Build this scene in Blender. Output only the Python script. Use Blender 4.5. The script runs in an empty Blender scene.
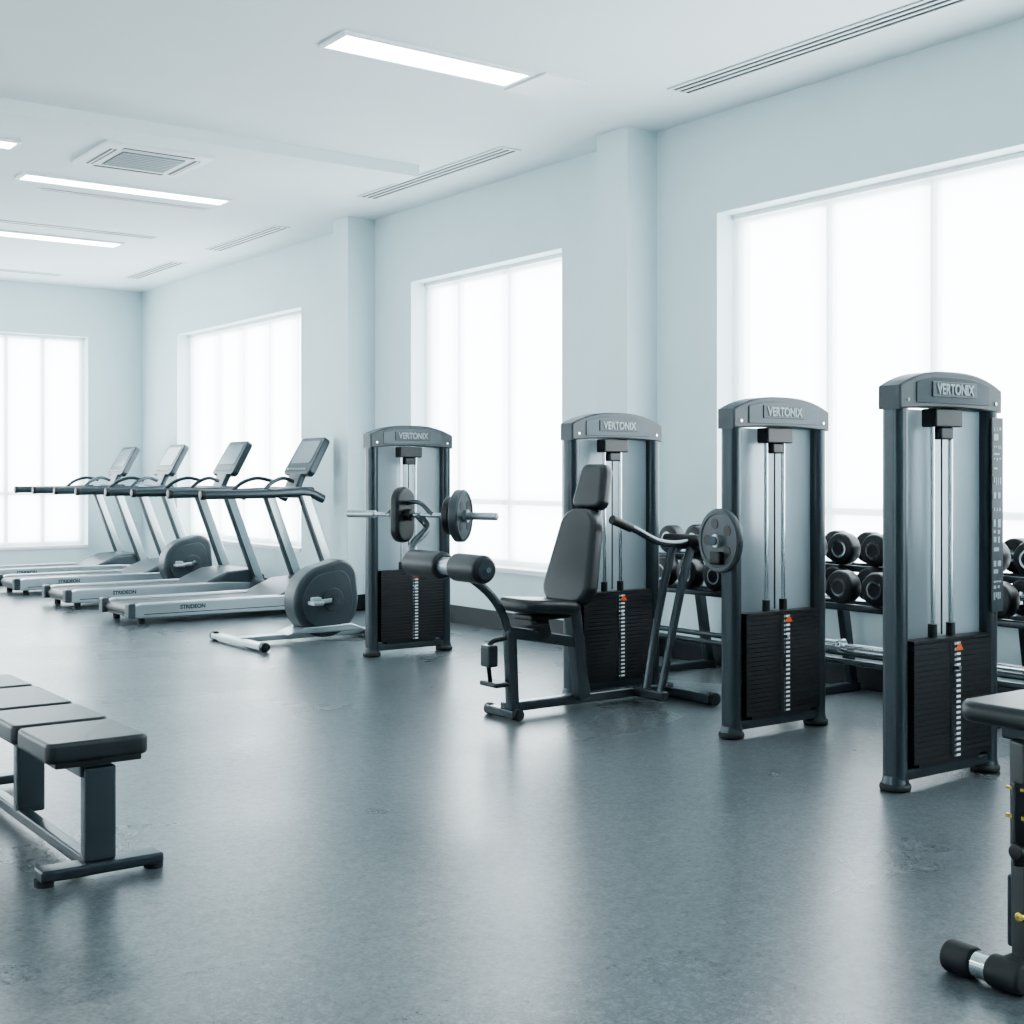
import bpy, bmesh, math, random
from mathutils import Vector, Matrix
random.seed(4)
D=bpy.data
SC=bpy.context.scene
COL=SC.collection

# ---------------- materials ----------------
def mat(name, col, rough=0.5, metal=0.0, spec=0.5, noise=None, bump=None, emit=None, coat=0.0):
    m=D.materials.new(name); m.use_nodes=True
    nt=m.node_tree; b=nt.nodes['Principled BSDF']
    b.inputs['Base Color'].default_value=(*col,1)
    b.inputs['Roughness'].default_value=rough
    b.inputs['Metallic'].default_value=metal
    b.inputs['Specular IOR Level'].default_value=spec
    b.inputs['Coat Weight'].default_value=coat
    tc=nt.nodes.new('ShaderNodeTexCoord')
    if noise:
        sc,amt=noise
        n=nt.nodes.new('ShaderNodeTexNoise'); n.inputs['Scale'].default_value=sc; n.inputs['Detail'].default_value=6
        r=nt.nodes.new('ShaderNodeValToRGB')
        r.color_ramp.elements[0].position=0.3; r.color_ramp.elements[1].position=0.7
        r.color_ramp.elements[0].color=(*[c*(1-amt) for c in col],1)
        r.color_ramp.elements[1].color=(*[min(1,c*(1+amt)) for c in col],1)
        nt.links.new(tc.outputs['Object'],n.inputs['Vector']); nt.links.new(n.outputs['Fac'],r.inputs['Fac'])
        nt.links.new(r.outputs['Color'],b.inputs['Base Color'])
    if bump:
        sc,st=bump
        n=nt.nodes.new('ShaderNodeTexNoise'); n.inputs['Scale'].default_value=sc; n.inputs['Detail'].default_value=4
        bp=nt.nodes.new('ShaderNodeBump'); bp.inputs['Strength'].default_value=st; bp.inputs['Distance'].default_value=0.01
        nt.links.new(tc.outputs['Object'],n.inputs['Vector']); nt.links.new(n.outputs['Fac'],bp.inputs['Height'])
        nt.links.new(bp.outputs['Normal'],b.inputs['Normal'])
    if emit:
        b.inputs['Emission Color'].default_value=(*emit[0],1); b.inputs['Emission Strength'].default_value=emit[1]
    return m

M_wall=mat('wall_paint',(0.69,0.80,0.825),0.7,spec=0.2,noise=(3,0.015))
M_ceil=mat('ceiling_paint',(0.83,0.90,0.915),0.8,spec=0.15,noise=(3,0.012))
M_trimw=mat('white_trim',(0.86,0.90,0.91),0.5)
M_base=mat('baseboard_black',(0.014,0.018,0.021),0.45)
M_frame=mat('window_frame_white',(0.85,0.9,0.92),0.4)
M_steel=mat('machine_powder_grey',(0.040,0.052,0.060),0.3,metal=0.45,noise=(60,0.05))
M_crown=mat('crown_grey',(0.046,0.060,0.068),0.42,noise=(60,0.05))
M_tube=mat('frame_tube_grey',(0.07,0.085,0.095),0.26,metal=0.6)
M_silver=mat('silver_paint',(0.46,0.51,0.535),0.28,metal=0.75)
M_chrome=mat('chrome',(0.72,0.76,0.78),0.12,metal=1.0)
M_black=mat('black_plastic',(0.009,0.011,0.013),0.42)
M_vinyl=mat('vinyl_upholstery',(0.015,0.019,0.022),0.36,bump=(250,0.1))
M_iron=mat('weight_plate_iron',(0.005,0.006,0.008),0.42,noise=(90,0.2))
M_rubber=mat('rubber',(0.010,0.012,0.014),0.6)
M_dgrey=mat('housing_grey',(0.042,0.055,0.063),0.4)
M_lgrey=mat('label_grey',(0.33,0.39,0.41),0.4)
M_white=mat('label_white',(0.8,0.84,0.85),0.5)
M_orange=mat('warning_orange',(0.75,0.11,0.02),0.5)
M_gold=mat('brass_knob',(0.55,0.42,0.12),0.25,metal=0.9)
M_screen=mat('console_screen',(0.20,0.24,0.26),0.15)
M_light=mat('light_diffuser',(0.9,0.95,1.0),0.5,emit=((0.93,0.98,1.0),9.0))
M_belt=mat('running_belt',(0.03,0.036,0.04),0.5,noise=(120,0.2))

# floor
def floor_mat():
    m=D.materials.new('floor_concrete'); m.use_nodes=True; nt=m.node_tree; b=nt.nodes['Principled BSDF']
    tc=nt.nodes.new('ShaderNodeTexCoord')
    n1=nt.nodes.new('ShaderNodeTexNoise'); n1.inputs['Scale'].default_value=0.9; n1.inputs['Detail'].default_value=3; n1.inputs['Roughness'].default_value=0.5
    n2=nt.nodes.new('ShaderNodeTexNoise'); n2.inputs['Scale'].default_value=85; n2.inputs['Detail'].default_value=3; n2.inputs['Roughness'].default_value=0.7
    n3=nt.nodes.new('ShaderNodeTexNoise'); n3.inputs['Scale'].default_value=22; n3.inputs['Detail'].default_value=4; n3.inputs['Roughness'].default_value=0.6
    mx=nt.nodes.new('ShaderNodeMath'); mx.operation='MULTIPLY_ADD'; mx.inputs[1].default_value=0.3
    mm=nt.nodes.new('ShaderNodeMath'); mm.operation='MULTIPLY'; mm.inputs[1].default_value=0.7
    r=nt.nodes.new('ShaderNodeValToRGB')
    r.color_ramp.elements[0].position=0.34; r.color_ramp.elements[0].color=(0.034,0.042,0.047,1)
    r.color_ramp.elements[1].position=0.66; r.color_ramp.elements[1].color=(0.155,0.178,0.190,1)
    L=nt.links.new
    for n in (n1,n2,n3): L(tc.outputs['Object'],n.inputs['Vector'])
    L(n2.outputs['Fac'],mm.inputs[0]); L(n3.outputs['Fac'],mx.inputs[0]); L(mm.outputs[0],mx.inputs[2])
    L(mx.outputs[0],r.inputs['Fac']); L(r.outputs['Color'],b.inputs['Base Color'])
    rr=nt.nodes.new('ShaderNodeMapRange'); rr.inputs['From Min'].default_value=0.3; rr.inputs['From Max'].default_value=0.7
    rr.inputs['To Min'].default_value=0.25; rr.inputs['To Max'].default_value=0.33
    L(n1.outputs['Fac'],rr.inputs['Value']); L(rr.outputs['Result'],b.inputs['Roughness'])
    bp=nt.nodes.new('ShaderNodeBump'); bp.inputs['Strength'].default_value=0.3; bp.inputs['Distance'].default_value=0.002
    L(n2.outputs['Fac'],bp.inputs['Height']); L(bp.outputs['Normal'],b.inputs['Normal'])
    b.inputs['Specular IOR Level'].default_value=0.65
    return m
M_floor=floor_mat()

def sheer_mat():
    m=D.materials.new('sheer_blind_fabric'); m.use_nodes=True; nt=m.node_tree
    nt.nodes.remove(nt.nodes['Principled BSDF']); out=nt.nodes['Material Output']
    tr=nt.nodes.new('ShaderNodeBsdfTransparent'); tl=nt.nodes.new('ShaderNodeBsdfTranslucent'); tl.inputs['Color'].default_value=(0.94,0.97,0.98,1)
    mx=nt.nodes.new('ShaderNodeMixShader'); mx.inputs[0].default_value=0.6
    nt.links.new(tr.outputs[0],mx.inputs[1]); nt.links.new(tl.outputs[0],mx.inputs[2]); nt.links.new(mx.outputs[0],out.inputs['Surface'])
    return m
M_sheer=sheer_mat()

def shroud_mat():
    m=D.materials.new('frosted_shroud'); m.use_nodes=True; nt=m.node_tree; b=nt.nodes['Principled BSDF']; out=nt.nodes['Material Output']
    b.inputs['Base Color'].default_value=(0.30,0.345,0.37,1); b.inputs['Roughness'].default_value=0.3; b.inputs['Metallic'].default_value=0.85
    tl=nt.nodes.new('ShaderNodeBsdfTranslucent'); tl.inputs['Color'].default_value=(0.40,0.455,0.485,1)
    mx=nt.nodes.new('ShaderNodeMixShader'); mx.inputs[0].default_value=0.3
    nt.links.new(b.outputs[0],mx.inputs[1]); nt.links.new(tl.outputs[0],mx.inputs[2]); nt.links.new(mx.outputs[0],out.inputs['Surface'])
    return m
M_shroud=shroud_mat()

# ---------------- geometry helpers ----------------
def finish(name,bm,m,parent=None,smooth=False,loc=(0,0,0)):
    bmesh.ops.recalc_face_normals(bm,faces=bm.faces)
    me=D.meshes.new(name); bm.to_mesh(me); bm.free()
    for mm in (m if isinstance(m,(list,tuple)) else [m]): me.materials.append(mm)
    if smooth:
        for p in me.polygons: p.use_smooth=True
        me.set_sharp_from_angle(angle=math.radians(50))
    o=D.objects.new(name,me); COL.objects.link(o); o.location=loc
    if smooth:
        w=o.modifiers.new('wn','WEIGHTED_NORMAL'); w.keep_sharp=True
    if parent: o.parent=parent
    return o

def group(name,loc=(0,0,0)):
    e=D.objects.new(name,None); e.empty_display_size=0.2; e.location=loc; COL.objects.link(e); return e

def box(name,lo,hi,m,parent=None,bev=0.0,seg=3,rot=None,piv=None):
    lo=Vector(lo);hi=Vector(hi);c=(lo+hi)/2;s=hi-lo
    bm=bmesh.new(); bmesh.ops.create_cube(bm,size=1)
    for v in bm.verts: v.co=Vector((v.co.x*s.x,v.co.y*s.y,v.co.z*s.z))
    if bev>0: bmesh.ops.bevel(bm,geom=list(bm.edges),offset=min(bev,min(s)*0.49),segments=seg,profile=0.5,affect='EDGES')
    if rot is not None:
        bmesh.ops.rotate(bm,verts=bm.verts,cent=(0,0,0),matrix=rot)
    return finish(name,bm,m,parent,smooth=bev>0,loc=c)

def beam(name,p0,p1,w,h,m,parent=None,bev=0.008,up=(0,0,1)):
    """rectangular tube from p0 to p1; w across, h along 'up'"""
    p0=Vector(p0);p1=Vector(p1);d=p1-p0;L=d.length;z=d.normalized();u=Vector(up)
    x=u.cross(z)
    if x.length<1e-4: x=Vector((1,0,0))
    x.normalize(); y=z.cross(x)
    R=Matrix((x,y,z)).transposed()
    bm=bmesh.new(); bmesh.ops.create_cube(bm,size=1)
    for v in bm.verts: v.co=Vector((v.co.x*w,v.co.y*h,v.co.z*L))
    if bev>0: bmesh.ops.bevel(bm,geom=list(bm.edges),offset=min(bev,w*.45,h*.45),segments=2,profile=0.5,affect='EDGES')
    bmesh.ops.rotate(bm,verts=bm.verts,cent=(0,0,0),matrix=R)
    return finish(name,bm,m,parent,smooth=True,loc=(p0+p1)/2)

def add_cyl(bm,p0,p1,r0,r1=None,seg=24,mi=0,bev=0.0):
    r1=r0 if r1 is None else r1
    p0=Vector(p0);p1=Vector(p1);d=p1-p0;L=d.length
    q=Vector((0,0,1)).rotation_difference(d.normalized()).to_matrix().to_4x4()
    M=Matrix.Translation((p0+p1)/2)@q
    if bev>0:
        prof=[(0,-L/2),(r0-bev,-L/2),(r0-bev*.3,-L/2+bev*.3),(r0,-L/2+bev),(r1,L/2-bev),(r1-bev*.3,L/2-bev*.3),(r1-bev,L/2),(0,L/2)]
    else: prof=[(0,-L/2),(r0,-L/2),(r1,L/2),(0,L/2)]
    rings=[]
    for (r,z) in prof:
        if r==0: rings.append([bm.verts.new(M@Vector((0,0,z)))])
        else: rings.append([bm.verts.new(M@Vector((r*math.cos(2*math.pi*i/seg),r*math.sin(2*math.pi*i/seg),z))) for i in range(seg)])
    for a,b in zip(rings[:-1],rings[1:]):
        for i in range(seg):
            j=(i+1)%seg
            if len(a)==1: f=bm.faces.new((a[0],b[i],b[j]))
            elif len(b)==1: f=bm.faces.new((a[i],a[j],b[0]))
            else: f=bm.faces.new((a[i],a[j],b[j],b[i]))
            f.material_index=mi

def cyl(name,p0,p1,r,m,parent=None,r1=None,seg=28,bev=0.0):
    c=(Vector(p0)+Vector(p1))/2
    bm=bmesh.new(); add_cyl(bm,Vector(p0)-c,Vector(p1)-c,r,r1,seg,0,bev)
    return finish(name,bm,m,parent,smooth=True,loc=c)

def smoothpts(pts,n=8):
    P=[Vector(p) for p in pts]
    if len(P)<3: return P
    P=[P[0]*2-P[1]]+P+[P[-1]*2-P[-2]]
    out=[]
    for i in range(1,len(P)-2):
        a,b,c,d=P[i-1:i+3]
        for k in range(n):
            t=k/n
            out.append(0.5*((2*b)+(c-a)*t+(2*a-5*b+4*c-d)*t*t+(-a+3*b-3*c+d)*t*t*t))
    out.append(P[-2]); return out

def tube(name,pts,r,m,parent=None,curve=True,seg=16):
    P=smoothpts(pts) if curve else [Vector(p) for p in pts]
    c=P[0].copy(); P=[p-c for p in P]
    bm=bmesh.new(); rings=[]; prevx=None
    for i,p in enumerate(P):
        d=(P[min(i+1,len(P)-1)]-P[max(i-1,0)]).normalized()
        if prevx is None:
            x=d.cross(Vector((0.13,0.21,1)));
            if x.length<1e-3:x=Vector((1,0,0))
        else: x=prevx-d*prevx.dot(d)
        x.normalize(); prevx=x; y=d.cross(x)
        rings.append([bm.verts.new(p+r*(math.cos(2*math.pi*k/seg)*x+math.sin(2*math.pi*k/seg)*y)) for k in range(seg)])
    for a,b in zip(rings[:-1],rings[1:]):
        for k in range(seg):
            j=(k+1)%seg; bm.faces.new((a[k],a[j],b[j],b[k]))
    bm.faces.new(rings[0]); bm.faces.new(rings[-1])
    return finish(name,bm,m,parent,smooth=True,loc=c)

def prism(name,prof,y0,y1,m,parent=None,bev=0.0,plane='xz',seg=3,R=None,loc=(0,0,0)):
    """extrude closed profile (x,z) from y0 to y1"""
    bm=bmesh.new()
    a=[bm.verts.new((p[0],y0,p[1])) for p in prof]; b=[bm.verts.new((p[0],y1,p[1])) for p in prof]
    n=len(prof)
    f1=bm.faces.new(a); f2=bm.faces.new(b[::-1])
    for i in range(n):
        j=(i+1)%n; bm.faces.new((a[i],b[i],b[j],a[j]))
    bmesh.ops.recalc_face_normals(bm,faces=bm.faces)
    if bev>0:
        ed=[e for f in (f1,f2) for e in f.edges]
        bmesh.ops.bevel(bm,geom=ed,offset=bev,segments=seg,profile=0.5,affect='EDGES')
    if R is not None: bmesh.ops.rotate(bm,verts=bm.verts,cent=(0,0,0),matrix=R)
    return finish(name,bm,m,parent,smooth=True,loc=loc)

def rrect(w,h,r,n=6,wt=None):
    """rounded rect profile, centred; wt = top width"""
    wt=w if wt is None else wt
    pts=[]
    for (cx,cy,a0) in ((wt/2-r,h/2-r,0),(-wt/2+r,h/2-r,90),(-w/2+r,-h/2+r,180),(w/2-r,-h/2+r,270)):
        for k in range(n+1):
            a=math.radians(a0+90*k/n); pts.append((cx+r*math.cos(a),cy+r*math.sin(a)))
    return pts

def hull2(c1,r1,c2,r2,n=40):
    """outline of convex hull of two circles"""
    pts=[]
    for i in range(n):
        a=2*math.pi*i/n
        d=Vector((math.cos(a),math.sin(a)))
        s1=Vector(c1).dot(d)+r1; s2=Vector(c2).dot(d)+r2
        p=(Vector(c1)+d*r1) if s1>=s2 else (Vector(c2)+d*r2)
        pts.append((p.x,p.y))
    return pts

def boxes(name,lst,m,parent=None):
    bm=bmesh.new()
    for lo,hi in lst:
        lo=Vector(lo);hi=Vector(hi)
        r=bmesh.ops.create_cube(bm,size=1); c=(lo+hi)/2; s=hi-lo
        for v in r['verts']: v.co=Vector((v.co.x*s.x+c.x,v.co.y*s.y+c.y,v.co.z*s.z+c.z))
    return finish(name,bm,m,parent)

def text(name,s,size,loc,rot,m,parent,ext=0.002,sx=1.0):
    cu=D.curves.new(name,'FONT'); cu.body=s; cu.size=size; cu.align_x='CENTER'; cu.align_y='CENTER'; cu.extrude=ext; cu.offset=0.0015
    t=D.objects.new(name+'_t',cu); COL.objects.link(t); bpy.context.view_layer.update()
    me=D.meshes.new_from_object(t.evaluated_get(bpy.context.evaluated_depsgraph_get()))
    D.objects.remove(t); me.materials.clear(); me.materials.append(m)
    o=D.objects.new(name,me); COL.objects.link(o); o.location=loc; o.rotation_euler=rot; o.scale=(sx,1,1); o.parent=parent
    return o

def clone(g,loc,name=None):
    e=group(name or g.name,loc)
    for c in [o for o in D.objects if o.parent==g]:
        n=c.copy(); COL.objects.link(n); n.parent=e
    return e

# ---------------- room ----------------
H=3.65; XW=6.24; YB=16.8; XL=-5.0; YN=-4.0; T=0.3
box('floor',(XL-T,YN-T,-0.2),(XW+T,YB+T,0),M_floor)
box('ceiling',(XL-T,YN-T,H),(XW+T,YB+T,H+0.2),M_ceil)
ZB,ZT=0.5,2.99
def wall_with_holes(name,axis,pos0,pos1,a0,a1,holes):
    L=[];cur=a0
    def bb(u0,u1,z0,z1):
        if axis=='x': return ((pos0,u0,z0),(pos1,u1,z1))
        return ((u0,pos0,z0),(u1,pos1,z1))
    for (h0,h1,zb,zt) in sorted(holes):
        L.append(bb(cur,h0,0,H)); L.append(bb(h0,h1,0,zb)); L.append(bb(h0,h1,zt,H)); cur=h1
    L.append(bb(cur,a1,0,H))
    return boxes(name,L,M_wall)
right=[(2.3,6.28,ZB,ZT),(7.94,10.13,ZB,ZT),(12.28,15.61,ZB,ZT),(-3.0,1.2,ZB,ZT)]
back=[(-3.5,0.3,0.37,3.02),(1.3,5.53,0.37,3.02)]
left_fill=[(3.0,6.0,ZB,ZT),(9.5,12.5,ZB,ZT)]  # window openings added in the unseen left wall for fill light
near=[]
wall_with_holes('wall_right','x',XW,XW+T,YN-T,YB+T,right)
wall_with_holes('wall_back','y',YB,YB+T,XL,XW,back)
wall_with_holes('wall_left','x',XL-T,XL,YN-T,YB+T,left_fill)
wall_with_holes('wall_front','y',YN-T,YN,XL,XW,near)
boxes('column_near_windows',[((5.97,6.87,0),(XW,7.2,H))],M_wall)
boxes('column_near_windows.001',[((5.95,10.77,0),(XW,11.05,H))],M_wall)
boxes('baseboard_right',[((XW-0.02,YN,0),(XW,6.87,.15)),((5.95,6.85,0),(XW-.02,6.87,.15)),((5.95,6.87,0),(5.97,7.22,.15)),((XW-0.02,7.2,0),(XW,10.77,.15)),
  ((5.93,10.75,0),(XW-.02,10.77,.15)),((5.93,10.77,0),(5.95,11.07,.15)),((XW-.02,11.05,0),(XW,YB,.15))],M_base)
boxes('baseboard_back',[((XL,YB-.02,0),(XW-.02,YB,.12))],M_trimw)
boxes('baseboard_left',[((XL,YN,0),(XL+.02,YB-.02,.15))],M_base)
boxes('baseboard_front',[((XL+.02,YN,0),(XW-.02,YN+.02,.15))],M_base)

wn=[0]
def window(axis,pos,sgn,a0,a1,zb,zt,divs,hz=1.03):
    """pos: inner wall plane, sgn: +1 outward positive"""
    wn[0]+=1
    g=group('window_%d'%wn[0],((pos,(a0+a1)/2,zb) if axis=='x' else ((a0+a1)/2,pos,zb)))
    off=Vector(g.location)
    def bb(u0,u1,d0,d1,z0,z1):
        d0,d1=sorted((pos+sgn*d0,pos+sgn*d1))
        if axis=='x': return (Vector((d0,u0,z0))-off,Vector((d1,u1,z1))-off)
        return (Vector((u0,d0,z0))-off,Vector((u1,d1,z1))-off)
    fr=[bb(a0,a1,.2,.26,zb,zb+.05),bb(a0,a1,.2,.26,zt-.05,zt),bb(a0,a0+.05,.2,.26,zb+.05,zt-.05),bb(a1-.05,a1,.2,.26,zb+.05,zt-.05)]
    for d in divs: fr.append(bb(d-.025,d+.025,.2,.24,zb+.05,zt-.05))
    fr.append(bb(a0+.05,a1-.05,.205,.235,hz-.022,hz+.022))
    boxes('frame',fr,M_frame,g)
    boxes('sill',[bb(a0,a1,-.02,.2,zb-.03,zb+.006)],M_trimw,g)
    boxes('blind_roller',[bb(a0+.01,a1-.01,.14,.18,zt-.03,zt)],M_trimw,g)
    bm=bmesh.new(); lo,hi=bb(a0+.002,a1-.002,.16,.16,zb+.008,zt-.01)
    if axis=='x': vs=[(lo.x,lo.y,lo.z),(lo.x,hi.y,lo.z),(lo.x,hi.y,hi.z),(lo.x,lo.y,hi.z)]
    else: vs=[(lo.x,lo.y,lo.z),(hi.x,lo.y,lo.z),(hi.x,lo.y,hi.z),(lo.x,lo.y,hi.z)]
    bm.faces.new([bm.verts.new(v) for v in vs])
    finish('sheer_blind',bm,M_sheer,g)
    ld=D.lights.new('sky_portal','AREA'); ld.shape='RECTANGLE'; ld.size=a1-a0; ld.size_y=zt-zb; ld.cycles.is_portal=True
    lo_=D.objects.new('sky_portal',ld); COL.objects.link(lo_); lo_.parent=g
    c=(Vector(bb(a0,a1,.29,.29,zb,zt)[0])+Vector(bb(a0,a1,.29,.29,zb,zt)[1]))/2
    lo_.location=c
    inward=Vector((-sgn,0,0)) if axis=='x' else Vector((0,-sgn,0))
    lo_.rotation_euler=inward.to_track_quat('-Z','Z').to_euler()
window('x',XW,1,2.3,6.28,ZB,ZT,[3.19,3.96,4.73,5.5])
window('x',XW,1,7.94,10.13,ZB,ZT,[8.9,9.65])
window('x',XW,1,12.28,15.61,ZB,ZT,[12.75,13.43,14.12,14.8])
window('x',XW,1,-3.0,1.2,ZB,ZT,[-1.6,-.2])
window('y',YB,1,1.3,5.53,.37,3.02,[2.3,3.4,4.57,5.02])
window('y',YB,1,-3.5,.3,.37,3.02,[-2.2,-1])
for a,b,_,_ in left_fill: window('x',XL,-1,a,b,ZB,ZT,[a+1,a+2])  # unseen windows, added to fill the foreground with light
for a,b,_,_ in near: window('y',YN,-1,a,b,ZB,ZT,[(a+b)/2])

# ceiling: beam
boxes('ceiling_beam',[((XL,8.68,H-.09),(5.42,8.98,H))],M_ceil)
def ceiling_light(x0,x1,y0,y1):
    g=group('recessed_ceiling_light',((x0+x1)/2,(y0+y1)/2,H)); hx=(x1-x0)/2; hy=(y1-y0)/2
    boxes('diffuser',[((-hx,-hy,-.012),(hx,hy,0))],M_light,g)
    w=.025
    boxes('bezel',[((-hx-w,-hy-w,-.018),(hx+w,-hy,0)),((-hx-w,hy,-.018),(hx+w,hy+w,0)),((-hx-w,-hy,-.018),(-hx,hy,0)),((hx,-hy,-.018),(hx+w,hy,0))],M_trimw,g)
ceiling_light(3.48,4.71,6.31,6.56)
ceiling_light(3.04,4.75,10.72,10.92)
ceiling_light(3.1,4.74,13.36,13.6)
ceiling_light(1.2,2.7,9.75,9.95)
for x in (-3.6,0.2):  # fixtures out of view, added to light the room
    for y in (1.9,6.3,10.7,14.5): ceiling_light(x,x+1.3,y,y+.28)
ceiling_light(3.46,4.71,1.9,2.18)  # another added fixture, outside the frame
# plain access panel next to light
boxes('ceiling_access_panel',[((4.78,6.24,H-.012),(5.1,6.66,H))],M_trimw)
def vent(x0,x1,y0,y1,along='y',nsl=3):
    g=group('linear_air_vent',((x0+x1)/2,(y0+y1)/2,H)); hx=(x1-x0)/2; hy=(y1-y0)/2
    boxes('slot_back',[((-hx,-hy,-.006),(hx,hy,0))],M_black,g)
    L=[]
    if along=='y':
        step=2*hx/nsl; w=step*.2
        for i in range(nsl+1):
            c=-hx+i*step; L.append(((c-w,-hy,-.010),(c+w,hy,-.004)))
        L+= [((-hx-w,-hy-.02,-.010),(hx+w,-hy,0)),((-hx-w,hy,-.010),(hx+w,hy+.02,0))]
    else:
        step=2*hy/nsl; w=step*.2
        for i in range(nsl+1):
            c=-hy+i*step; L.append(((-hx,c-w,-.010),(hx,c+w,-.004)))
        L+= [((-hx-.02,-hy-w,-.010),(-hx,hy+w,0)),((hx,-hy-w,-.010),(hx+.02,hy+w,0))]
    boxes('blades',L,M_trimw,g)
vent(5.6,5.76,3.9,6.04); vent(5.6,5.76,7.85,9.93); vent(5.6,5.76,11.6,13.2); vent(5.6,5.76,14.2,15.66)
vent(3.3,4.77,11.22,11.27,'x',1); vent(3.0,4.9,12.85,12.93,'x',1); vent(3.0,4.9,15.9,16.0,'x',1)
# AC cassette
def cassette(cx,cy):
    g=group('ceiling_air_conditioner',(cx,cy,H))
    box('panel',(-.41,-.4,-.035),(.41,.4,0),M_trimw,g,bev=.012)
    boxes('intake_back',[((-.24,-.24,-.037),(.24,.24,-.034))],M_black,g)
    boxes('intake_grille',[((-.235,-.235+i*.052,-.046),(.235,-.205+i*.052,-.036)) for i in range(9)],M_lgrey,g)
    boxes('outlet_slots',[((-.27,-.345,-.038),(.27,-.295,-.034)),((-.27,.295,-.038),(.27,.345,-.034)),((-.345,-.27,-.038),(-.295,.27,-.034)),((.295,-.27,-.038),(.345,.27,-.034))],M_black,g)
    boxes('louvres',[((-.27,-.33,-.042),(.27,-.318,-.037)),((-.27,.318,-.042),(.27,.33,-.037)),((-.33,-.27,-.042),(-.318,.27,-.037)),((.318,-.27,-.042),(.33,.27,-.037))],M_trimw,g)
cassette(3.61,9.7)

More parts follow.
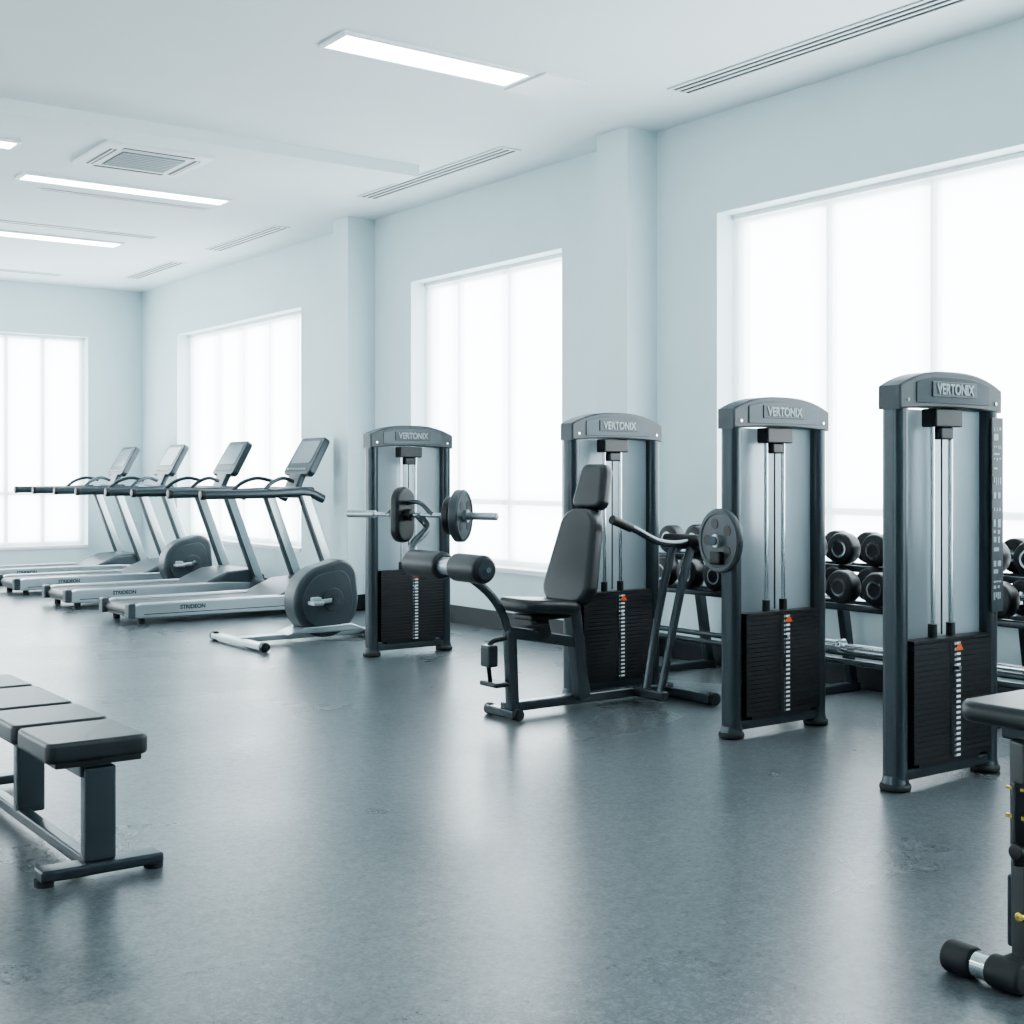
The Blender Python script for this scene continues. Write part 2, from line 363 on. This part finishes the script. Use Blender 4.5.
# ---------------- weight stack tower ----------------
def tower(g,ht,ox=0,oy=0,placard=False):
    o=Vector((ox,oy,0))
    def V(x,y,z): return o+Vector((x,y,z))
    hw=.298
    for i,s in enumerate((-1,1)):
        prof=rrect(.074,.10,.034)
        bm=bmesh.new()
        z0,z1=.03,ht-.12
        a=[bm.verts.new((p[0],p[1],z0)) for p in prof]; b=[bm.verts.new((p[0],p[1],z1)) for p in prof]
        bm.faces.new(a); bm.faces.new(b[::-1])
        for k in range(len(prof)):
            j=(k+1)%len(prof); bm.faces.new((a[k],a[j],b[j],b[k]))
        finish('post_%d'%(i+1),bm,M_steel,g,smooth=True,loc=V(s*hw,0,0))
        cyl('foot_%d'%(i+1),V(s*hw,0,0),V(s*hw,0,.03),.062,M_rubber,g,bev=.01)
        cyl('foot_collar_%d'%(i+1),V(s*hw,0,.03),V(s*hw,0,.06),.054,M_steel,g,r1=.047)
    beam('base_crossbar',V(-hw,0,.06),V(hw,0,.06),.07,.045,M_steel,g)
    W=.338; pts=[]
    n=20
    for i in range(n+1):
        x=-W+2*W*i/n; pts.append((x,ht-.066*(abs(x)/W)**2.6))
    pts=[(-W,ht-.16)]+pts+[(W,ht-.16)]
    for i in range(1,n):
        x=W-2*W*i/n; pts.append((x,ht-.16+.014*(1-(x/W)**2)))
    prism('crown',pts,-.056,.056,M_crown,g,bev=.01,loc=V(0,0,0))
    pts2=[]
    for i in range(n+1):
        x=-.24+.48*i/n; pts2.append((x,ht-.024-.066*(abs(x)/W)**2.6))
    pts2+= [(.24,ht-.132),(-.24,ht-.132)]
    prism('crown_inset',pts2,-.061,-.055,M_steel,g,bev=.002,seg=1,loc=V(0,0,0))
    box('name_plate',V(-.145,-.066,ht-.106),V(.145,-.060,ht-.044),M_dgrey,g,bev=.003)
    text('name_lettering','VERTONIX',.060,V(0,-.068,ht-.076),(math.pi/2,0,0),M_lgrey,g,sx=.82)
    for s in (-1,1):
        cyl('crown_bolt',V(s*.29,-.060,ht-.122),V(s*.29,-.054,ht-.122),.007,M_chrome,g)
    prof=[]
    n=12
    for i in range(n+1):
        a=-1+2*i/n; prof.append((a*.265,.0+.09*(1-a*a)))
    bm=bmesh.new()
    a=[bm.verts.new((p[0],p[1],.07)) for p in prof]; b=[bm.verts.new((p[0],p[1],ht-.15)) for p in prof]
    for k in range(n): bm.faces.new((a[k],a[k+1],b[k+1],b[k]))
    finish('rear_shroud',bm,M_shroud,g,smooth=True,loc=V(0,0,0))
    for s in (-1,1):
        cyl('guide_rod',V(s*.06,-.0,.08),V(s*.06,0,ht-.15),.0105,M_chrome,g)
        cyl('rod_bushing',V(s*.06,0,.585),V(s*.06,0,.645),.019,M_black,g)
    cyl('cable',V(0,0,.6),V(0,0,ht-.16),.004,M_black,g,seg=10)
    box('pulley_bracket',V(-.09,-.04,ht-.225),V(.09,.035,ht-.15),M_black,g,bev=.008)
    box('pulley_block',V(-.042,-.03,ht-.275),V(.042,.025,ht-.225),M_black,g,bev=.008)
    box('stack_base_pad',V(-.2,-.04,.08),V(.2,.03,.10),M_rubber,g)
    L=[];z=.10;np_=22;st=.478/np_
    for i in range(np_):
        L.append((V(-.255,-.058,z+i*st+.0007),V(.255,.01,z+(i+1)*st-.0007)))
    boxes('weight_plates',L,M_iron,g)
    box('top_plate',V(-.255,-.058,.58),V(.255,.01,.592),M_iron,g)
    boxes('selector_strip',[(V(-.02,-.060,.105),V(.02,-.057,.575))],M_black,g)
    bm=bmesh.new()
    for i in range(np_):
        zz=z+(i+.5)*st
        add_cyl(bm,V(0,-.066,zz),V(0,-.059,zz),.0062,seg=10)
    finish('selector_holes',bm,M_chrome,g)
    boxes('number_labels',[(V(.016,-.0615,z+(i+.28)*st),V(.042,-.059,z+(i+.72)*st)) for i in range(np_)],M_white,g)
    prism('warning_label',[(-.025,.538),(.025,.538),(0,.572)],-.063,-.0595,M_orange,g,loc=V(0.035,0,0))
    cyl('selector_pin',V(0,-.09,.47),V(0,-.056,.47),.009,M_chrome,g)
    if placard:
        box('instruction_placard',V(.255,-.063,.68),V(.336,-.053,ht-.18),M_dgrey,g,bev=.004)
        L=[]
        random.seed(8)
        zz=ht-.22
        while zz>.74:
            hgt=random.choice([.010,.018,.026,.035])
            k=random.choice([1,2,3,4])
            for q in range(k):
                x0=.267+q*.056/k; L.append((V(x0,-.0645,zz-hgt*random.uniform(.6,1)),V(x0+.056/k*random.uniform(.4,.75),-.0625,zz)))
            zz-=hgt+random.choice([.010,.014,.03])
        boxes('placard_print',L,M_lgrey,g)

g4=group('weight_stack_tower',(4.625,3.36,0)); tower(g4,1.675,placard=True)
g3=group('weight_stack_tower',(4.855,4.49,0)); tower(g3,1.635)
g1=group('weight_stack_tower',(4.895,7.98,0)); tower(g1,1.605)
g2=group('weight_stack_tower',(4.925,5.80,0)); tower(g2,1.61)

def disc(name,c,ax,r,th,m,parent,hub=.03,holes=0):
    c=Vector(c);ax=Vector(ax).normalized()
    cyl(name,c-ax*th/2,c+ax*th/2,r,m,parent,seg=40,bev=.006)
    cyl(name+'_hub',c-ax*(th/2+.02),c+ax*(th/2+.02),hub,M_silver,parent)
    bm=bmesh.new()
    x=ax.cross(Vector((0,0,1))).normalized(); y=ax.cross(x)
    for s in (-1,1):
        n=40; R1,R2=r*.96,r*.82
        o=c+ax*s*(th/2+.004); i0=c+ax*s*(th/2-.001)
        rings=[]
        for (R,b) in ((R1,i0),(R1-.003,o),(R2+.003,o),(R2,i0)):
            rings.append([bm.verts.new(b-c+R*(math.cos(2*math.pi*k/n)*x+math.sin(2*math.pi*k/n)*y)) for k in range(n)])
        for A,B in zip(rings[:-1],rings[1:]):
            for k in range(n):
                j=(k+1)%n; bm.faces.new((A[k],A[j],B[j],B[k]))
    finish(name+'_rim',bm,m,parent,loc=c)
    if holes:
        for k in range(holes):
            a=2*math.pi*(k+.5)/holes; p=c+r*.55*(math.cos(a)*x+math.sin(a)*y)
            cyl(name+'_recess',p-ax*(th/2+.002),p+ax*(th/2+.002),r*.17,M_black,parent,seg=16)
# local to g3
disc('cam_disc',(-.47,-.10,.95),(1,-.12,0),.15,.03,M_dgrey,g3,hub=.03,holes=5)
tube('cam_axle',[(-.52,-.094,.95),(-.29,-.03,.95)],.022,M_tube,g3,curve=False)
box('cam_handle_block',(-.52,-.14,.84),(-.43,-.07,.90),M_black,g3,bev=.01)
tube('link_rod',[(.24,.77,.885),(-.06,.37,.93),(-.44,-.05,.94)],.02,M_tube,g3)

# ---------------- seated press machine ----------------
O=Vector((4.5,5.55,0))
gp=group('seated_press_machine',O)
def W(x,y,z): return Vector((x,y,z))-O
beam('base_beam',W(3.98,5.55,.055),W(5.14,5.55,.055),.07,.05,M_tube,gp)
beam('front_foot',W(3.99,5.44,.03),W(3.99,5.69,.03),.07,.045,M_tube,gp)
beam('rear_foot',W(5.12,5.18,.035),W(5.12,5.66,.035),.08,.055,M_tube,gp)
for y in (5.18,): cyl('foot_cap',W(5.12,y-.02,.035),W(5.12,y+.03,.035),.035,M_rubber,gp)
for y in (5.44,5.69): cyl('foot_cap',W(3.99,y-.015,.03),W(3.99,y+.015,.03),.03,M_rubber,gp)
beam('front_leg',W(4.0,5.5,.05),W(3.98,5.5,.46),.055,.055,M_tube,gp)
beam('seat_rail',W(3.96,5.5,.45),W(4.46,5.5,.36),.05,.06,M_tube,gp)
beam('rear_post',W(4.46,5.5,.06),W(4.38,5.5,.62),.07,.07,M_tube,gp)
beam('seat_stem',W(4.2,5.5,.40),W(4.16,5.5,.54),.06,.08,M_black,gp)
box('seat_carriage',W(4.06,5.42,.505),W(4.32,5.58,.535),M_black,gp,bev=.008)
box('seat_lever',W(4.02,5.40,.47),W(4.16,5.44,.49),M_black,gp,bev=.006)
prism('seat_pad',rrect(.37,.32,.08),-.036,.036,M_vinyl,gp,bev=.026,R=Matrix.Rotation(math.radians(4),3,'Y')@Matrix.Rotation(math.radians(90),3,'X'),loc=W(4.17,5.5,.575))
def pad(name,c,w,h,th,tiltdeg,par,wt=None,r=.06,m=M_vinyl):
    R=Matrix.Rotation(math.radians(tiltdeg),3,'Y')@Matrix.Rotation(math.radians(90),3,'Z')
    return prism(name,rrect(w,h,r,wt=wt),-th/2,th/2,m,par,bev=min(.03,th*.42),seg=4,R=R,loc=c)
pad('back_pad',W(4.415,5.5,.82),.39,.52,.09,14,gp,wt=.30,r=.11)
pad('head_pad',W(4.54,5.5,1.19),.25,.25,.08,14,gp,wt=.21,r=.05)
beam('back_support',W(4.41,5.5,.55),W(4.61,5.5,1.25),.06,.03,M_tube,gp)
beam('back_bracket',W(4.45,5.5,.7),W(4.62,5.62,.72),.04,.04,M_tube,gp)
beam('back_brace',W(4.62,5.62,.72),W(4.62,5.72,.72),.04,.04,M_tube,gp)
for k,y in enumerate((5.32,5.46)):
    tube('arm_frame_upright_%d'%(k+1),[W(4.86+.02*k,y,.07),W(4.96,y,.45),W(5.07,y,.82),W(5.12,y,.885)],.024,M_tube,gp)
beam('arm_frame_foot',W(4.86,5.28,.06),W(4.86,5.56,.06),.05,.05,M_tube,gp)
tube('press_arm',[W(5.12,5.33,.89),W(4.96,5.32,.88),W(4.82,5.31,.90),W(4.66,5.30,.965),W(4.50,5.29,1.02)],.019,M_tube,gp)
tube('press_grip',[W(4.63,5.30,.975),W(4.49,5.29,1.022)],.024,M_rubber,gp,curve=False)
cyl('arm_pivot',W(5.1,5.26,.885),W(5.1,5.52,.885),.042,M_black,gp,bev=.006)
tube('roller_arm',[W(4.0,5.5,.30),W(3.97,5.5,.46),W(3.90,5.5,.60),W(3.78,5.5,.71),W(3.62,5.5,.795)],.022,M_tube,gp)
tube('roller_axle',[W(3.62,5.17,.80),W(3.62,5.9,.80)],.014,M_chrome,gp,curve=False)
cyl('roller_pad_1',W(3.62,5.2,.80),W(3.62,5.45,.80),.07,M_vinyl,gp,bev=.018)
cyl('roller_pad_2',W(3.62,5.56,.80),W(3.62,5.87,.80),.07,M_vinyl,gp,bev=.018)
cyl('roller_cap_1',W(3.62,5.192,.80),W(3.62,5.2,.80),.045,M_dgrey,gp)
cyl('roller_core',W(3.62,5.44,.80),W(3.62,5.58,.80),.045,M_silver,gp)
tube('pedal_hanger',[W(3.97,5.5,.42),W(3.88,5.52,.40),W(3.86,5.52,.33),W(3.88,5.53,.20)],.012,M_black,gp)
box('pedal_block',W(3.83,5.47,.28),W(3.89,5.55,.39),M_steel,gp,bev=.01)
box('foot_pedal',W(3.86,5.45,.175),W(3.95,5.60,.2),M_black,gp,bev=.008)
n0=W(4.05,5.71,1.035); dv=Vector((-.36,.933,0)).normalized()
def S(s,z=0): return n0+dv*s+Vector((0,0,z))
tube('plate_bar',[S(0.02),S(1.02)],.0125,M_chrome,gp,curve=False)
cyl('bar_sleeve_near',S(0),S(.2),.021,M_silver,gp,bev=.004)
cyl('bar_sleeve_far',S(.82),S(1.02),.021,M_silver,gp,bev=.004)
disc('loaded_plate',S(.235),(-.6,.8,0),.142,.045,M_dgrey,gp,hub=.035,holes=4)
disc('loaded_plate_inner',S(.30),(-.6,.8,0),.105,.035,M_iron,gp,hub=.035)
R=Matrix.Rotation(math.atan2(dv.y,dv.x),3,'Z')@Matrix.Rotation(math.radians(90),3,'Z')
prism('forearm_pad',rrect(.17,.31,.08),-.03,.03,M_vinyl,gp,bev=.02,R=R,loc=S(.63))
cyl('bar_clamp',S(.56),S(.70),.032,M_black,gp,bev=.005)
tube('bar_link',[S(.52),S(.46,-.07),W(3.72,6.02,.88),W(3.62,5.86,.80)],.022,M_tube,gp)
tube('bar_handle',[S(.74),S(.66,.05),S(.52,.07),S(.42,.0)],.013,M_tube,gp)

# ---------------- treadmills ----------------
gt=group('treadmill',(3.9,11.15,0))
hy=.37
prism('side_rail_1',[(0,.085),(.06,.055),(1.7,.05),(1.9,.05),(1.9,.17),(1.6,.185),(.1,.18),(.02,.16)],-hy,-hy+.085,M_silver,gt,bev=.012)
prism('side_rail_2',[(0,.085),(.06,.055),(1.7,.05),(1.9,.05),(1.9,.17),(1.6,.185),(.1,.18),(.02,.16)],hy-.085,hy,M_silver,gt,bev=.012)
boxes('rail_groove',[((.12,-hy-.002,.085),(1.5,-hy+.002,.092))],M_dgrey,gt)
box('deck',(.03,-.29,.06),(1.75,.29,.145),M_dgrey,gt,bev=.01)
box('running_belt',(.05,-.255,.14),(1.6,.255,.16),M_belt,gt,bev=.008)
cyl('rear_roller',(.05,-.285,.115),(.05,.285,.115),.042,M_black,gt)
for s in (-1,1):
    box('end_cap',(-.015,s*.325-.05,.06),(.05,s*.325+.05,.185),M_dgrey,gt,bev=.015)
    for x in (.12,1.75): cyl('foot',(x,s*.3,0),(x,s*.3,.06),.03,M_rubber,gt)
prism('motor_hood',[(1.30,.15),(1.45,.22),(1.62,.29),(1.9,.31),(2.02,.24),(2.05,.06),(1.30,.06)],-.36,.36,M_dgrey,gt,bev=.03)
for s in (-1,1):
    beam('upright',(1.97,s*.37,.12),(1.60,s*.37,1.11),.05,.10,M_silver,gt,bev=.012,up=(1,0,0))
    beam('upright_trim',(1.915,s*.37,.14),(1.555,s*.37,1.10),.054,.03,M_dgrey,gt,bev=.006,up=(1,0,0))
    cyl('upright_shoe',(1.86,s*.37,.17),(2.05,s*.37,.09),.07,M_dgrey,gt,bev=.01)
    tube('handrail',[(.63,s*.37,1.085),(1.2,s*.37,1.09),(1.62,s*.37,1.10),(1.80,s*.37,1.04)],.040,M_steel,gt)
    cyl('handrail_end',(.615,s*.37,1.085),(.66,s*.37,1.085),.043,M_black,gt,bev=.01)
    tube('grip_loop',[(1.22,s*.33,1.11),(1.32,s*.31,1.19),(1.45,s*.27,1.23),(1.58,s*.2,1.2)],.018,M_steel,gt)
beam('console_bridge',(1.64,-.37,1.1),(1.64,.37,1.1),.16,.10,M_steel,gt,bev=.02)
beam('console_neck',(1.66,0,1.1),(1.76,0,1.32),.25,.06,M_steel,gt,bev=.02)
Rc=Matrix.Rotation(math.radians(30),3,'Y')@Matrix.Rotation(math.radians(90),3,'Z')
CC=Vector((1.83,0,1.425))
prism('console',rrect(.52,.40,.05,wt=.48),-.035,.035,M_steel,gt,bev=.015,R=Rc,loc=CC)
nrm=Rc@Vector((0,1,0)); 
if nrm.x>0: nrm=-nrm
prism('console_screen',rrect(.38,.24,.02),-.004,.004,M_screen,gt,bev=.002,R=Rc,loc=CC+nrm*.036+Rc@Vector((0,0,.035)))
boxes('console_buttons',[((-.16+.055*i,-.003,-.006),(-.125+.055*i,.003,.012)) for i in range(7)],M_lgrey,gt)
o=[c for c in D.objects if c.name.startswith('console_buttons')][0]
o.rotation_euler=Rc.to_euler(); o.location=CC+nrm*.037+Rc@Vector((0,0,-.15))
text('rail_lettering','STRIDEON',.048,(.55,-hy-.002,.132),(math.pi/2,0,0),M_dgrey,gt,ext=.001)
for y in (12.82,14.5,16.05): clone(gt,(3.9,y,0))

# ---------------- exercise bike base units ----------------
gb=group('exercise_bike',(4.77,9.05,0))
prism('flywheel_housing',hull2((0,.30),.275,(.12,.47),.14,48),-.10,.10,M_dgrey,gb,bev=.03)
prism('housing_face',hull2((0,.30),.215,(.09,.43),.10,40),-.112,-.098,M_crown,gb,bev=.006,seg=2)
prism('housing_face_rear',hull2((0,.30),.215,(.09,.43),.10,40),.098,.112,M_crown,gb,bev=.006,seg=2)
cyl('hub_cover',(0.04,-.125,.31),(0.04,-.105,.31),.09,M_dgrey,gb,bev=.006)
cyl('crank_axle',(0.04,-.16,.31),(0.04,.16,.31),.035,M_chrome,gb)
beam('crank_arm_1',(0.04,-.15,.31),(-.13,-.15,.30),.02,.035,M_silver,gb)
beam('crank_arm_2',(0.04,.15,.31),(.21,.15,.305),.02,.035,M_silver,gb)
box('pedal_1',(-.2,-.26,.285),(-.11,-.16,.315),M_silver,gb,bev=.008)
box('pedal_2',(.17,.16,.295),(.26,.26,.325),M_silver,gb,bev=.008)
box('pedal_strap',(-.19,-.24,.31),(-.12,-.18,.345),M_lgrey,gb,bev=.01)
beam('base_beam',(-.68,0,.045),(.42,0,.045),.09,.04,M_silver,gb)
beam('rear_stabilizer',(-.68,-.42,.035),(-.68,.42,.035),.08,.04,M_silver,gb)
beam('front_stabilizer',(.38,-.25,.035),(.38,.3,.035),.08,.04,M_tube,gb)
for s in (-1,1):
    cyl('stabilizer_cap',(-.68,s*.43-.03,.035),(-.68,s*.43+.03,.035),.035,M_black,gb,bev=.006)
prism('beam_cover',[(-.34,.065),(-.2,.11),(.2,.12),(.34,.065)],-.115,.115,M_silver,gb,bev=.008)
clone(gb,(5.55,13.65,0))

# ---------------- dumbbell rack ----------------
gr=group('dumbbell_rack',(5.8,4.65,0))
for y in (-2.2,-.75,.42,1.6):
    beam('rack_leg_front',(-.28,y,0),(-.14,y,.62),.05,.06,M_steel,gr,up=(1,0,0))
    beam('rack_leg_rear',(.34,y,0),(.2,y,.80),.05,.06,M_steel,gr,up=(1,0,0))
    beam('rack_foot',(-.33,y,.025),(.38,y,.025),.06,.05,M_steel,gr)
    beam('rack_arm_low',(-.36,y,.55),(.2,y,.55),.04,.04,M_steel,gr)
    beam('rack_arm_high',(-.1,y,.73),(.24,y,.73),.04,.04,M_steel,gr)
for x,z in ((-.33,.565),(-.14,.565),(-.06,.745),(.14,.745)):
    beam('shelf_rail',(x,-2.3,z),(x,1.7,z),.035,.035,M_steel,gr)
for x,z in ((-.24,.31),(-.10,.24)):
    cyl('chrome_rail',(x,-2.3,z),(x,1.7,z),.016,M_tube,gr)
def dumbbell_mesh():
    bm=bmesh.new()
    for s in (-1,1):
        add_cyl(bm,(s*.07,0,0),(s*.155,0,0),.088,seg=24,mi=0,bev=.014)
        add_cyl(bm,(s*.1545,0,0),(s*.158,0,0),.048,seg=24,mi=1)
        add_cyl(bm,(s*.157,0,0),(s*.160,0,0),.036,seg=24,mi=0)
        add_cyl(bm,(s*.06,0,0),(s*.072,0,0),.03,seg=20,mi=1)
    add_cyl(bm,(-.07,0,0),(.07,0,0),.016,seg=16,mi=1)
    bmesh.ops.recalc_face_normals(bm,faces=bm.faces)
    me=D.meshes.new('dumbbell'); bm.to_mesh(me); bm.free()
    me.materials.append(M_iron); me.materials.append(M_chrome)
    for p in me.polygons: p.use_smooth=True
    me.set_sharp_from_angle(angle=math.radians(50))
    return me
dm=dumbbell_mesh()
for i in range(17):
    y=4.65-2.15+i*.229
    for (x,z) in ((5.565,.668),(5.84,.848)):
        o=D.objects.new('dumbbell',dm); COL.objects.link(o); o.location=(x,y,z+.004)
        o.rotation_euler=(random.random()*3,0,0)
gbb=group('barbell',(5.5,4.0,.356))
cyl('bar',(0,-.95,0),(0,.95,0),.014,M_chrome,gbb)
for s in (-1,1):
    cyl('sleeve',(0,s*.62,0),(0,s*.98,0),.025,M_chrome,gbb,bev=.003)
    cyl('collar',(0,s*.60,0),(0,s*.63,0),.036,M_chrome,gbb,bev=.004)
for y in (-2.2,-.75,.42,1.6):
    beam('barbell_hook',(-.33,y,.325),(-.2,y,.325),.03,.03,M_steel,gr)

# ---------------- bench ----------------
gn=group('flat_bench',(1.38,4.6,0))
def N(x,y,z): return Vector((x-1.38,y-4.6,z))
for k,(y0,y1) in enumerate(((4.05,4.39),(4.42,4.76),(4.79,5.25),(5.28,5.62))):
    prism('pad_%d'%(k+1),rrect(.32,y1-y0,.03),-.032,.032,M_vinyl,gn,bev=.014,R=Matrix.Rotation(math.radians(-90),3,'X'),loc=N(1.37,(y0+y1)/2,.405))
    box('pad_board_%d'%(k+1),N(1.24,y0+.02,.355),N(1.51,y1-.02,.376),M_black,gn,bev=.004)
beam('pad_spine',N(1.375,4.1,.335),N(1.375,5.6,.335),.10,.045,M_steel,gn)
for k,y in enumerate((4.11,4.85,5.5)):
    beam('post_%d'%(k+1),N(1.385,y,.05),N(1.385,y,.345),.1,.05,M_tube,gn,up=(0,1,0))
for k,y in enumerate((4.1,5.5)):
    beam('floor_foot_%d'%(k+1),N(1.195,y,.035),N(1.58,y,.035),.085,.035,M_steel,gn)
    for x in (1.215,1.56): cyl('foot_pad',N(x,y,0),N(x,y,.022),.03,M_rubber,gn)
beam('floor_beam',N(1.36,4.1,.045),N(1.36,5.5,.045),.05,.04,M_steel,gn)

# ---------------- foreground adjustable machine ----------------
ga=group('adjustable_weight_bench',(3.05,1.9,0))
def A(x,y,z): return Vector((x-3.05,y-1.9,z))
prism('seat_pad',rrect(.46,.30,.06),-.027,.027,M_vinyl,ga,bev=.02,R=Matrix.Rotation(math.radians(-90),3,'X'),loc=A(3.12,1.92,.654))
pad('back_pad',A(3.36,1.97,.96),.30,.52,.08,14,ga,r=.07)
box('seat_carriage',A(2.95,1.83,.59),A(3.2,1.97,.63),M_steel,ga,bev=.008)
beam('seat_post',A(2.93,1.87,.06),A(2.935,1.88,.6),.07,.07,M_black,ga)
beam('seat_post_sleeve',A(2.932,1.872,.30),A(2.936,1.875,.50),.092,.092,M_black,ga)
boxes('sleeve_stripe',[(A(2.882,1.835,.485),A(2.887,1.91,.492)),(A(2.882,1.835,.415),A(2.887,1.91,.425))],M_gold,ga)
cyl('adjust_knob_stem',A(2.90,1.87,.34),A(2.87,1.87,.34),.01,M_chrome,ga)
cyl('adjust_knob',A(2.88,1.87,.34),A(2.86,1.87,.34),.02,M_black,ga,bev=.005)
cyl('brass_pin',A(2.90,1.87,.18),A(2.875,1.87,.18),.012,M_gold,ga,bev=.003)
beam('post_bracket',A(2.95,1.89,.08),A(2.95,1.89,.26),.04,.10,M_steel,ga)
beam('base_beam',A(2.88,1.88,.045),A(3.75,1.88,.045),.08,.06,M_steel,ga)
beam('rear_foot',A(3.72,1.6,.03),A(3.72,2.15,.03),.08,.05,M_steel,ga)
cyl('foot_roller_1',A(2.86,1.975,.04),A(2.86,2.06,.04),.04,M_rubber,ga,bev=.01)
cyl('foot_roller_2',A(2.86,1.84,.04),A(2.86,1.935,.04),.04,M_rubber,ga,bev=.01)
cyl('roller_collar',A(2.86,1.935,.04),A(2.86,1.975,.04),.033,M_chrome,ga)
beam('back_support',A(3.34,1.95,.6),A(3.46,1.97,1.1),.05,.04,M_steel,ga)
beam('seat_rail',A(2.95,1.9,.59),A(3.42,1.93,.59),.05,.04,M_steel,ga)
beam('rear_strut',A(3.38,1.93,.6),A(3.6,1.88,.06),.06,.05,M_steel,ga)

# ---------------- world & camera ----------------
w=D.worlds.new('world'); SC.world=w; w.use_nodes=True; nt=w.node_tree
bg=nt.nodes['Background']; bg.inputs['Color'].default_value=(0.885,0.97,1.0,1); bg.inputs['Strength'].default_value=4.8

cam=D.cameras.new('camera'); co=D.objects.new('camera',cam); COL.objects.link(co)
co.location=(0,0,1.25); co.rotation_euler=(math.radians(90),0,math.radians(-36))
cam.sensor_width=36; cam.lens=36*1322/1024; cam.shift_y=-36/1024; cam.clip_start=.05
SC.camera=co
SC.view_settings.view_transform='AgX'
SC.view_settings.look='AgX - Medium High Contrast'
SC.view_settings.exposure=0.75
